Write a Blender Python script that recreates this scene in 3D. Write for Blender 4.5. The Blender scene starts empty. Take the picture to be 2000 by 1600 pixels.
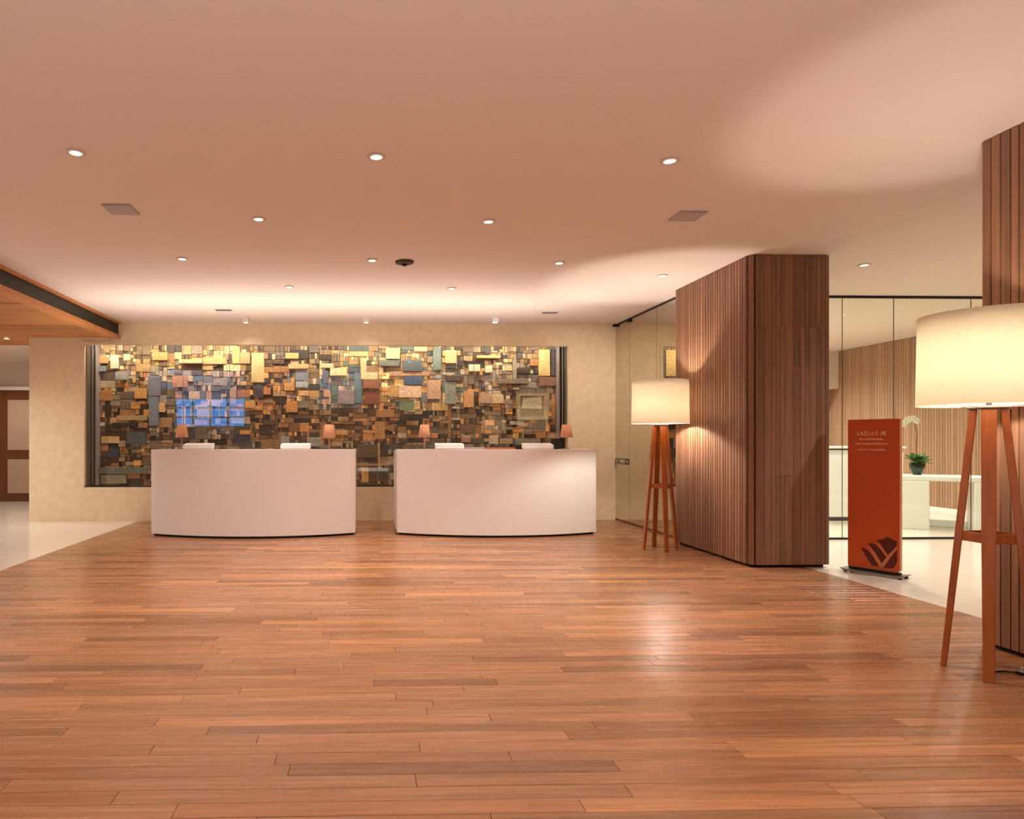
import bpy, bmesh, math, random
from mathutils import Vector, Matrix

# ------------------------------------------------------------------ camera, world, exposure
SC = bpy.context.scene
COL = SC.collection
FL, CX, HY, YAW, EYE = 1280.0, 748.0, 860.0, math.radians(1.53), 1.25
cd = bpy.data.cameras.new('camera'); cam = bpy.data.objects.new('camera', cd); COL.objects.link(cam)
cam.location = (0, 0, EYE); cam.rotation_euler = (math.radians(90), 0, -YAW)
cd.sensor_width = 36; cd.lens = 36 * FL / 2000
cd.shift_x = (1000 - CX) / 2000; cd.shift_y = (HY - 800) / 2000
cd.clip_start = 0.05
SC.camera = cam
vs = SC.view_settings
vs.view_transform = 'Standard'; vs.look = 'None'; vs.exposure = 0.0; vs.gamma = 1.0; vs.use_curve_mapping = False
W = bpy.data.worlds.new('dusk'); SC.world = W; W.use_nodes = True
W.node_tree.nodes['Background'].inputs[0].default_value = (0.06, 0.36, 1.0, 1)   # dusk sky seen through the rear window
W.node_tree.nodes['Background'].inputs[1].default_value = 4.2

WARM = (1.0, 0.90, 0.80)
WARM2 = (1.0, 0.90, 0.76)
SPOT_E = 118.0
def area(name, loc, rot, sx, sy, e, col=WARM, spread=180):
    l = bpy.data.lights.new(name, 'AREA'); l.shape = 'RECTANGLE'; l.size = sx; l.size_y = sy
    l.energy = e; l.color = col; l.spread = math.radians(spread)
    o = bpy.data.objects.new(name, l); COL.objects.link(o); o.location = loc; o.rotation_euler = rot
    return o
PI = math.pi
area('ceiling_wash', (-0.4, 8.75, 1.75), (math.radians(188), 0, 0), 6.6, 0.12, 56, (1, .93, .86), 140)   # uplight behind the desks
area('niche_strip', (-0.6, 10.27, 2.785), (math.radians(22), 0, 0), 7.2, 0.04, 40, (1, .92, .80), 170)
area('bounce_fill', (0.2, 0.3, 0.35), (PI, 0, 0), 6.5, 2.5, 80, (1, .93, .87))       # added fill below the view, no fitting, aimed up to brighten the ceiling
area('soffit_glow', (-3.9, 3.5, 2.875), (PI, 0, 0), 0.2, 12, 6, (1, .62, .32))

def ray(px, py):
    c, s = math.cos(YAW), math.sin(YAW)
    u, v = (px - CX) / FL, (HY - py) / FL
    return Vector((u * c + s, -u * s + c, v))
def on_h(px, py, z):             # photo pixel -> point of the horizontal plane z
    d = ray(px, py); return Vector((0, 0, EYE)) + d * ((z - EYE) / d.z)
def on_y(px, py, y):             # photo pixel -> point of the plane Y = y
    d = ray(px, py); return Vector((0, 0, EYE)) + d * (y / d.y)
def project(p):
    c, s = math.cos(YAW), math.sin(YAW)
    zc = p[0] * s + p[1] * c; xc = p[0] * c - p[1] * s
    if zc < .1: return None
    return CX + FL * xc / zc, HY - FL * (p[2] - EYE) / zc

# ------------------------------------------------------------------ helpers
def lin(c):
    return tuple(((v / 255) / 12.92 if v / 255 <= .04045 else ((v / 255 + .055) / 1.055) ** 2.4) for v in c[:3])
class MB:
    def __init__(self): self.v = []; self.f = []; self.c = []; self.cur = (1, 1, 1); self.smooth = []
    def add(self, vs_, fs, sm=False):
        n = len(self.v); self.v += [tuple(p) for p in vs_]
        for f in fs: self.f.append(tuple(i + n for i in f)); self.c.append(self.cur); self.smooth.append(sm)
        return self
    def box(self, x0, x1, y0, y1, z0, z1):
        p = [(x0,y0,z0),(x1,y0,z0),(x1,y1,z0),(x0,y1,z0),(x0,y0,z1),(x1,y0,z1),(x1,y1,z1),(x0,y1,z1)]
        return self.add(p, [(0,3,2,1),(4,5,6,7),(0,1,5,4),(1,2,6,5),(2,3,7,6),(3,0,4,7)])
    def plank(self, x0, x1, y0, y1, z0, z1, c):      # box whose top edges are chamfered
        p = [(x0,y0,z0),(x1,y0,z0),(x1,y1,z0),(x0,y1,z0),(x0,y0,z1-c),(x1,y0,z1-c),(x1,y1,z1-c),(x0,y1,z1-c),
             (x0+c,y0+c,z1),(x1-c,y0+c,z1),(x1-c,y1-c,z1),(x0+c,y1-c,z1)]
        return self.add(p, [(0,1,5,4),(1,2,6,5),(2,3,7,6),(3,0,4,7),(4,5,9,8),(5,6,10,9),(6,7,11,10),(7,4,8,11),(8,9,10,11),(0,3,2,1)])
    def prism(self, pts, z0, z1, sm=False):
        n = len(pts); p = [(x, y, z0) for x, y in pts] + [(x, y, z1) for x, y in pts]
        self.add(p, [tuple(range(n - 1, -1, -1)), tuple(range(n, 2 * n))])
        self.add(p, [(i, (i + 1) % n, n + (i + 1) % n, n + i) for i in range(n)], sm)
        return self
    def lathe(self, prof, n=32, c=(0, 0), sm=True, close=False):
        p = []
        for r, z in prof:
            for k in range(n):
                a = 2 * PI * k / n; p.append((c[0] + r * math.cos(a), c[1] + r * math.sin(a), z))
        f = []; m = len(prof)
        for j in range(m if close else m - 1):
            for k in range(n):
                a, b = j * n + k, j * n + (k + 1) % n; q = (j + 1) % m
                f.append((a, b, q * n + (k + 1) % n, q * n + k))
        return self.add(p, f, sm)
    def tube(self, path, r, n=8, flat=1.0):
        path = [Vector(p) for p in path]; p = []; 
        rr = r if isinstance(r, (list, tuple)) else [r] * len(path)
        for i, q in enumerate(path):
            t = (path[min(i + 1, len(path) - 1)] - path[max(i - 1, 0)]).normalized()
            a = t.cross(Vector((0, 0, 1)) if abs(t.z) < .95 else Vector((1, 0, 0))).normalized(); b = t.cross(a).normalized()
            for k in range(n):
                w = 2 * PI * k / n; p.append(q + a * math.cos(w) * rr[i] + b * math.sin(w) * rr[i] * flat)
        f = [tuple(range(n - 1, -1, -1)), tuple((len(path) - 1) * n + k for k in range(n))]
        for j in range(len(path) - 1):
            for k in range(n): f.append((j*n+k, j*n+(k+1)%n, (j+1)*n+(k+1)%n, (j+1)*n+k))
        return self.add(p, f, n > 6)
    def rot(self, M):
        self.v = [tuple(M @ Vector(p)) for p in self.v]; return self
    def build(self, name, mat, parent=None, bevel=0, seg=2, local=False):
        me = bpy.data.meshes.new(name)
        off = Vector((0, 0, 0))
        if parent is not None and not local:
            q = parent
            while q is not None: off += q.location; q = q.parent
        me.from_pydata([tuple(Vector(p) - off) for p in self.v], [], self.f)
        me.polygons.foreach_set('use_smooth', self.smooth)
        at = me.color_attributes.new('Col', 'FLOAT_COLOR', 'CORNER')
        buf = []
        for f, c in zip(self.f, self.c): buf += [c[0], c[1], c[2], 1.0] * len(f)
        at.data.foreach_set('color', buf)
        me.validate(); me.update()
        if mat: me.materials.append(mat)
        o = bpy.data.objects.new(name, me); COL.objects.link(o)
        if parent is not None: o.parent = parent
        if bevel:
            b = o.modifiers.new('bevel', 'BEVEL'); b.width = bevel; b.segments = seg; b.limit_method = 'ANGLE'; b.angle_limit = math.radians(40)
        return o
def tag(o, label=None, cat=None, group=None, kind=None):
    if label: o['label'] = label
    if cat: o['category'] = cat
    if group: o['group'] = group
    if kind: o['kind'] = kind
    return o
def empty(name, loc, label=None, cat=None, group=None, rz=0):
    o = bpy.data.objects.new(name, None); COL.objects.link(o); o.location = loc; o.rotation_euler = (0, 0, rz)
    o.empty_display_size = .1
    return tag(o, label, cat, group)
def copy_tree(o, parent=None):
    c = o.copy(); COL.objects.link(c)
    if parent: c.parent = parent
    for ch in list(o.children): copy_tree(ch, c)
    return c

# ------------------------------------------------------------------ materials
def new_mat(name):
    m = bpy.data.materials.new(name); m.use_nodes = True
    return m, m.node_tree.nodes, m.node_tree.links, m.node_tree.nodes['Principled BSDF']
def plain(name, c, rough=.6, metal=0, noise=0, scale=20, bump=0, spec=.5):
    m, N, L, b = new_mat(name)
    c = lin(c); b.inputs['Base Color'].default_value = (*c, 1); b.inputs['Roughness'].default_value = rough
    b.inputs['Metallic'].default_value = metal; b.inputs['Specular IOR Level'].default_value = spec
    if noise or bump:
        t = N.new('ShaderNodeTexCoord'); n = N.new('ShaderNodeTexNoise'); n.inputs['Scale'].default_value = scale; n.inputs['Detail'].default_value = 6
        L.new(t.outputs['Object'], n.inputs['Vector'])
        if noise:
            r = N.new('ShaderNodeMapRange'); r.inputs[1].default_value = .3; r.inputs[2].default_value = .7
            r.inputs[3].default_value = 1 - noise; r.inputs[4].default_value = 1 + noise
            L.new(n.outputs['Fac'], r.inputs[0])
            v = N.new('ShaderNodeVectorMath'); v.operation = 'SCALE'; v.inputs[0].default_value = c
            L.new(r.outputs[0], v.inputs['Scale']); L.new(v.outputs[0], b.inputs['Base Color'])
        if bump:
            q = N.new('ShaderNodeBump'); q.inputs['Strength'].default_value = bump; q.inputs['Distance'].default_value = .01
            L.new(n.outputs['Fac'], q.inputs['Height']); L.new(q.outputs[0], b.inputs['Normal'])
    return m
def wood(name, c, rough, scale, amt=.35, attr=True, bump=.05, coat=0, rvar=0):
    """grain stretched along one axis; colour multiplied by the mesh attribute Col (the tone of each board)"""
    m, N, L, b = new_mat(name)
    t = N.new('ShaderNodeTexCoord'); mp = N.new('ShaderNodeMapping'); mp.inputs['Scale'].default_value = scale
    L.new(t.outputs['Object'], mp.inputs['Vector'])
    at = N.new('ShaderNodeAttribute'); at.attribute_name = 'Col'
    off = N.new('ShaderNodeVectorMath'); off.operation = 'MULTIPLY_ADD'; off.inputs[1].default_value = (91, 57, 73)
    L.new(at.outputs['Color'], off.inputs[0]); L.new(mp.outputs[0], off.inputs[2])
    n = N.new('ShaderNodeTexNoise'); n.inputs['Scale'].default_value = 1; n.inputs['Detail'].default_value = 5; n.inputs['Roughness'].default_value = .62
    n.inputs['Distortion'].default_value = .6
    L.new(off.outputs[0], n.inputs['Vector'])
    r = N.new('ShaderNodeMapRange'); r.inputs[1].default_value = .28; r.inputs[2].default_value = .72; r.inputs[3].default_value = 1 - amt; r.inputs[4].default_value = 1 + amt * .8
    L.new(n.outputs['Fac'], r.inputs[0])
    v = N.new('ShaderNodeVectorMath'); v.operation = 'SCALE'; v.inputs[0].default_value = lin(c)
    L.new(r.outputs[0], v.inputs['Scale'])
    if attr:
        w = N.new('ShaderNodeVectorMath'); w.operation = 'MULTIPLY'; L.new(v.outputs[0], w.inputs[0]); L.new(at.outputs['Color'], w.inputs[1]); v = w
    L.new(v.outputs[0], b.inputs['Base Color'])
    b.inputs['Roughness'].default_value = rough
    if rvar:
        r2 = N.new('ShaderNodeMapRange'); r2.inputs[3].default_value = rough - rvar; r2.inputs[4].default_value = rough + rvar
        L.new(n.outputs['Fac'], r2.inputs[0]); L.new(r2.outputs[0], b.inputs['Roughness'])
    if bump:
        q = N.new('ShaderNodeBump'); q.inputs['Strength'].default_value = bump; q.inputs['Distance'].default_value = .004
        L.new(n.outputs['Fac'], q.inputs['Height']); L.new(q.outputs[0], b.inputs['Normal'])
    return m
def emit(name, c, s):
    m = bpy.data.materials.new(name); m.use_nodes = True; N = m.node_tree.nodes; N.clear()
    e = N.new('ShaderNodeEmission'); e.inputs[0].default_value = (*c, 1); e.inputs[1].default_value = s
    o = N.new('ShaderNodeOutputMaterial'); m.node_tree.links.new(e.outputs[0], o.inputs[0]); return m
def frosted_bulb(name, c, s):
    """thin bulb glass: glows and lets the filament's light out"""
    m = bpy.data.materials.new(name); m.use_nodes = True; N = m.node_tree.nodes; L = m.node_tree.links; N.clear()
    e = N.new('ShaderNodeEmission'); e.inputs[0].default_value = (*c, 1); e.inputs[1].default_value = s
    t = N.new('ShaderNodeBsdfTransparent'); a = N.new('ShaderNodeAddShader'); o = N.new('ShaderNodeOutputMaterial')
    L.new(e.outputs[0], a.inputs[0]); L.new(t.outputs[0], a.inputs[1]); L.new(a.outputs[0], o.inputs[0]); return m
def pane(name, tint, ior=1.5, boost=1.0):
    """thin clear glass: Fresnel reflection over tinted transparency"""
    m = bpy.data.materials.new(name); m.use_nodes = True; N = m.node_tree.nodes; L = m.node_tree.links; N.clear()
    o = N.new('ShaderNodeOutputMaterial'); mx = N.new('ShaderNodeMixShader'); g = N.new('ShaderNodeBsdfGlossy'); t = N.new('ShaderNodeBsdfTransparent')
    fr = N.new('ShaderNodeFresnel'); geo = N.new('ShaderNodeNewGeometry'); bf = N.new('ShaderNodeMapRange')   # same reflectance on the inner face: no total reflection in a thin pane
    bf.inputs[3].default_value = ior; bf.inputs[4].default_value = 1 / ior
    L.new(geo.outputs['Backfacing'], bf.inputs[0]); L.new(bf.outputs[0], fr.inputs[0])
    mt = N.new('ShaderNodeMath'); mt.operation = 'MULTIPLY'; mt.inputs[1].default_value = boost; mt.use_clamp = True
    g.inputs['Roughness'].default_value = 0.0; g.inputs[0].default_value = (1, 1, 1, 1); t.inputs[0].default_value = (*tint, 1)
    L.new(fr.outputs[0], mt.inputs[0]); L.new(mt.outputs[0], mx.inputs[0]); L.new(t.outputs[0], mx.inputs[1]); L.new(g.outputs[0], mx.inputs[2]); L.new(mx.outputs[0], o.inputs[0])
    return m
def cloth(name, c, trans):
    """linen lamp shade: diffuse weave that lets the bulb's light through"""
    m = bpy.data.materials.new(name); m.use_nodes = True; N = m.node_tree.nodes; L = m.node_tree.links; N.clear()
    o = N.new('ShaderNodeOutputMaterial'); mx = N.new('ShaderNodeMixShader'); d = N.new('ShaderNodeBsdfDiffuse'); t = N.new('ShaderNodeBsdfTranslucent')
    tc = N.new('ShaderNodeTexCoord'); n = N.new('ShaderNodeTexNoise'); n.inputs['Scale'].default_value = 190; n.inputs['Detail'].default_value = 3
    mp = N.new('ShaderNodeMapping'); mp.inputs['Scale'].default_value = (1, 1, 1.6)
    L.new(tc.outputs['Object'], mp.inputs[0]); L.new(mp.outputs[0], n.inputs['Vector'])
    r = N.new('ShaderNodeMapRange'); r.inputs[1].default_value = .3; r.inputs[2].default_value = .7; r.inputs[3].default_value = .78; r.inputs[4].default_value = 1.05
    L.new(n.outputs['Fac'], r.inputs[0])
    v = N.new('ShaderNodeVectorMath'); v.operation = 'SCALE'; v.inputs[0].default_value = lin(c); L.new(r.outputs[0], v.inputs['Scale'])
    L.new(v.outputs[0], d.inputs[0]); L.new(v.outputs[0], t.inputs[0])
    mx.inputs[0].default_value = trans; L.new(d.outputs[0], mx.inputs[1]); L.new(t.outputs[0], mx.inputs[2]); L.new(mx.outputs[0], o.inputs[0])
    return m

M = dict(
    ceiling=plain('ceiling_paint', (226, 208, 196), .9),
    plaster=plain('cement_plaster', (232, 211, 178), .85, noise=.06, scale=9, bump=.12),
    niche=plain('niche_lining', (120, 108, 92), .5),
    stone=plain('cream_stone', (226, 214, 198), .16, noise=.04, scale=1.5),
    subfloor=plain('dark_subfloor', (50, 28, 18), .8),
    parquet=wood('parquet', (161, 112, 79), .27, (1.5, 46, 46), .34, rvar=.07, bump=.08),
    slat=wood('slat_wood', (146, 104, 78), .45, (42, 42, 1.1), .32, bump=.1),
    slat_pale=wood('pale_slat_wood', (176, 138, 110), .5, (42, 42, 1.1), .2),
    soffit=wood('soffit_wood', (190, 128, 74), .4, (1.5, 26, 26), .3),
    legwood=wood('lamp_leg_wood', (166, 90, 40), .28, (30, 30, 2), .25, attr=False),
    doorwood=wood('door_wood', (112, 62, 30), .4, (24, 24, 1.5), .3, attr=False),
    doorpanel=plain('door_panel_cloth', (186, 156, 130), .8),
    dark=plain('dark_metal', (38, 32, 30), .45, .3),
    black=plain('black_plastic', (18, 18, 20), .4),
    steel=plain('brushed_steel', (150, 145, 140), .3, 1),
    corewood=plain('dark_backing', (48, 28, 18), .9),
    white=plain('white_lacquer', (246, 240, 234), .38),
    whitewall=plain('white_wall', (226, 208, 192), .8),
    paper=plain('white_paper', (250, 248, 246), .6),
    vent=plain('vent_grey', (178, 166, 166), .6),
    vented=plain('vent_dark', (72, 58, 52), .7),
    sign=plain('sign_orange', (205, 82, 26), .32, noise=.03, scale=3),
    sign_edge=plain('sign_edge', (196, 120, 84), .4),
    maroon=plain('maroon_print', (92, 22, 12), .4),
    pink=plain('pink_print', (208, 122, 88), .4),
    lettering=plain('pale_lettering', (255, 232, 222), .5),
    peach=plain('peach_shade', (226, 168, 128), .8),
    leaf=plain('leaf_green', (60, 110, 38), .45, noise=.3, scale=30),
    pot=plain('green_glass', (18, 48, 30), .12),
    petal=plain('orchid_petal', (250, 240, 225), .6),
    stem=plain('orchid_stem', (88, 60, 34), .6),
    shade=cloth('linen_shade', (248, 238, 218), .55),
    lens=emit('lamp_lens', (1.0, .93, .84), 14),
    bulb=frosted_bulb('bulb_glass', (1.0, .88, .72), 12),
    clear=pane('clear_glass', (.93, .97, .93)),
    niche_glass=pane('niche_glass', (.92, .93, .90), boost=1.5),
)
def mirror():
    m, N, L, b = new_mat('mirror_glass')
    b.inputs['Base Color'].default_value = (.66, .64, .56, 1); b.inputs['Metallic'].default_value = 1; b.inputs['Roughness'].default_value = .02
    return m
M['mirror'] = mirror()
def colmat():
    m, N, L, b = new_mat('collage_piece')
    at = N.new('ShaderNodeAttribute'); at.attribute_name = 'Col'
    t = N.new('ShaderNodeTexCoord'); n = N.new('ShaderNodeTexNoise'); n.inputs['Scale'].default_value = 22; n.inputs['Detail'].default_value = 8; n.inputs['Roughness'].default_value = .78
    mp = N.new('ShaderNodeMapping'); mp.inputs['Scale'].default_value = (1, 1, 2.2)
    L.new(t.outputs['Object'], mp.inputs[0]); L.new(mp.outputs[0], n.inputs['Vector'])
    r = N.new('ShaderNodeMapRange'); r.inputs[1].default_value = .3; r.inputs[2].default_value = .7; r.inputs[3].default_value = .42; r.inputs[4].default_value = 1.5
    L.new(n.outputs['Fac'], r.inputs[0])
    v = N.new('ShaderNodeVectorMath'); v.operation = 'SCALE'; L.new(at.outputs['Color'], v.inputs[0]); L.new(r.outputs[0], v.inputs['Scale'])
    L.new(v.outputs[0], b.inputs['Base Color']); b.inputs['Roughness'].default_value = .55
    return m
M['collage'] = colmat()

# ------------------------------------------------------------------ measures of the room (metres)
H = 3.07
YB = 10.2                       # face of the back wall
XL, XR = -3.5, 4.33             # wooden floor between two stone floors
R = random.Random(7)

# ------------------------------------------------------------------ ceiling
c = tag(MB().box(-9.2, 9.9, -3.8, 13.8, H, H + .1).build('ceiling', M['ceiling']), 'smooth pale ceiling over the whole lobby', kind='structure')

# ------------------------------------------------------------------ wooden floor: boards
fl = tag(MB().box(XL, XR, -3.8, YB, -.06, -.014).build('floor', M['subfloor']), 'reddish brown strip parquet floor', kind='structure')
boards = []
bw = 0.088
y = -3.8
row = 0
TONES = [(1, 1, 1), (.86, .84, .82), (1.12, 1.08, 1.02), (.66, .62, .60), (1.0, .94, .88), (1.24, 1.18, 1.05), (.93, .93, .93), (.8, .76, .74), (1.06, 1.0, .95), (1.45, 1.38, 1.1)]
WT = [18, 16, 14, 11, 14, 7, 14, 12, 12, 1.5]
while y < YB - .01:
    y1 = min(y + bw, YB)
    x = XL
    first = True
    while x < XR - .01:
        ln = R.uniform(.45, 1.9)
        if first: ln *= R.uniform(.3, 1); first = False
        x1 = min(x + ln, XR)
        if XR - x1 < .2: x1 = XR
        boards.append((x, x1, y, y1, R.choices(TONES, WT)[0]))
        x = x1
    y = y1; row += 1
def px_area(b):
    pts = [project((min(max(xx, -20), 20), max(yy, .2), 0)) for xx in b[:2] for yy in b[2:4]]
    if b[3] < 1.8 or any(p is None for p in pts): return 0
    x0 = max(0, min(p[0] for p in pts)); x1 = min(2000, max(p[0] for p in pts))
    y0 = max(0, min(p[1] for p in pts)); y1 = min(1600, max(p[1] for p in pts))
    return max(0, x1 - x0) * max(0, y1 - y0)
boards.sort(key=px_area, reverse=True)
rest = MB()
def board(mb, b):
    j = R.uniform(.93, 1.07)
    mb.cur = tuple(v * j * R.uniform(.985, 1.015) for v in b[4])
    mb.plank(b[0] + .0008, b[1] - .0008, b[2] + .0011, b[3] - .0011, -.0139, R.uniform(-.0005, 0), .0013)
for i, b in enumerate(boards):
    if i < 295:
        mb = MB(); board(mb, b); mb.build('floorboard', M['parquet'], fl)
    else: board(rest, b)
tag(rest.build('floorboards', M['parquet'], fl), kind='stuff')

# ------------------------------------------------------------------ stone floors of large slabs
def stone_floor(x0, x1, y0, y1, ox, oy, step, label, vis):
    f = tag(MB().box(x0, x1, y0, y1, -.06, -.012).build('floor', M['vent']), label, kind='structure')
    xs = [x0]; v = ox
    while v < x1 - .05:
        if v > x0 + .05: xs.append(v)
        v += step
    xs.append(x1)
    ys = [y0]; v = oy
    while v < y1 - .05:
        if v > y0 + .05: ys.append(v)
        v += step
    ys.append(y1)
    for a, b_ in zip(xs, xs[1:]):
        for c_, d in zip(ys, ys[1:]):
            MB().plank(a + .001, b_ - .001, c_ + .001, d - .001, -.0119, 0, .0012).build('stone_slab', M['stone'], f)
    return f
stone_floor(-9.2, XL, -3.8, 13.8, -9.2 + .35, -3.8, 1.5, 'cream polished stone floor left of the parquet', None)
stone_floor(XR, 9.9, -3.8, 13.8, XR + 1.15, -3.6, 1.5, 'cream polished stone floor right of the parquet', None)

# ------------------------------------------------------------------ back wall with the niche
NX0, NX1 = on_y(165, 800, YB).x, on_y(1109, 800, YB).x
NZ0, NZ1 = on_y(600, 951, YB).z, on_y(600, 675, YB).z
WX0, WX1 = on_y(57, 800, YB).x, on_y(1201, 800, YB).x
ND = .42
w = MB()
w.box(WX0, NX0, YB, YB + .5, -.05, H); w.box(NX1, WX1 + .3, YB, YB + .5, -.05, H)
w.box(NX0, NX1, YB, YB + .04, NZ1, H); w.box(NX0, NX1, YB + .04, YB + .5, NZ1 + .1, H); w.box(NX0, NX1, YB, YB + .5, -.05, NZ0)
w = w.build('wall_back', M['plaster']); tag(w, 'beige cement plaster wall behind the reception desks', kind='structure')
n = MB(); n.box(NX0, NX1, YB + ND, YB + .5, NZ0, NZ1 + .1)
n.build('niche_back', M['niche'], w)
n = MB(); n.box(NX0 - .0, NX0 + .012, YB + .05, YB + ND, NZ0, NZ1 + .1); n.box(NX1 - .012, NX1, YB + .05, YB + ND, NZ0, NZ1 + .1)
n.build('niche_side', M['niche'], w)
n = MB()                                   # thin pale reveal lining the opening
e = .022
n.box(NX0 - .06, NX1 + .05, YB - .012, YB, NZ1 + .01, NZ1 + .05)
n.box(NX0 - .06, NX0, YB - .012, YB, NZ0 - .02, NZ1 + .01); n.box(NX1, NX1 + .05, YB - .012, YB, NZ0 - .02, NZ1 + .01)
n.build('niche_trim', M['plaster'], w)
n = MB(); n.box(NX0, NX1, YB + .005, YB + .045, NZ0, NZ0 + .02); n.build('niche_sill', M['dark'], w)
n = MB()                                   # blades behind both ends of the glass
for s in (.03, .085): n.box(NX0 + s, NX0 + s + .012, YB + .2, YB + ND - .02, NZ0 + .02, NZ1 + .09); n.box(NX1 - s - .012, NX1 - s, YB + .15, YB + ND - .02, NZ0 + .02, NZ1 + .09)
n.build('niche_blade', M['vent'], w)

# glass front of the niche, panes side by side
gl = empty('glass_front', ((NX0 + NX1) / 2, YB + .06, NZ0 + .02), 'row of clear frameless glass panes closing the collage niche', 'glazing')
gx = [NX0 + .015, on_y(356, 800, YB).x, on_y(547, 800, YB).x, on_y(738, 800, YB).x, on_y(927, 800, YB).x, NX1 - .015]
for a, b_ in zip(gx, gx[1:]):
    MB().box(a + .003, b_ - .003, YB + .058, YB + .064, NZ0 + .021, NZ1 - .001).build('pane', M['niche_glass'], gl)
for a in gx[1:-1] + [on_y(447, 800, YB).x, on_y(863, 800, YB).x]:
    MB().box(a - .004, a + .004, YB + .0545, YB + .0575, NZ0 + .021, NZ1 - .001).build('pane_seam', M['steel'], gl)

# ------------------------------------------------------------------ collage of pieces in the niche
art = empty('wall_collage', ((NX0 + NX1) / 2, YB + ND, NZ0), 'wide wall collage of amber, grey and blue rectangular pieces inside the niche', 'artwork')
YA = YB + ND - .03
MB().box(NX0 + .02, NX1 - .02, YA, YB + ND, NZ0 + .005, NZ1 + .095).build('backing_board', M['corewood'], art)
PAL = dict(
  A=[(176,116,52),(130,88,46),(88,60,38),(206,146,66),(62,46,34),(150,118,84),(196,128,44)],
  B=[(232,190,112),(206,158,84),(170,130,84),(128,100,66),(240,214,150),(186,140,70)],
  C=[(120,120,140),(100,122,156),(158,142,128),(78,100,124),(196,158,132),(140,134,140),(112,108,118)],
  D=[(104,122,112),(132,140,122),(76,98,100),(176,160,124),(212,180,128),(90,110,96)],
  E=[(82,58,40),(58,44,34),(112,80,50),(134,94,54),(46,38,34),(150,108,60)],
  F=[(124,112,96),(152,136,114),(100,86,74),(78,70,64),(176,156,126),(132,108,84)],
  S=[(140,128,138),(94,98,110),(170,142,130),(96,100,116),(190,150,128),(70,72,84)],
)
def zone(x, y):
    if x < 200: return 'FFE'
    if y < 722:
        if x < 290: return 'BBF'
        if x < 480: return 'BBBF'
        if x < 660: return 'BFE'
        if x < 880: return 'BBD'
        return 'BFEA'
    if y < 800:
        if x < 285: return 'AAF'
        if x < 335: return 'CCF'
        if x < 476: return 'SSC'
        if x < 560: return 'AAE'
        if x < 620: return 'BFC'
        if x < 700: return 'CCD'
        if x < 770: return 'ABB'
        if x < 860: return 'BBCD'
        if x < 905: return 'DFF'
        if x < 1000: return 'AFFE'
        return 'FFFE'
    if y < 862:
        if x < 290: return 'AAE'
        if x < 340: return 'FE'
        if x < 476: return 'SFF'
        if x < 600: return 'AEE'
        if x < 780: return 'AAE'
        if x < 1000: return 'EEAF'
        return 'AAE'
    if x < 290: return 'EFA'
    return 'FFE'
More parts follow.
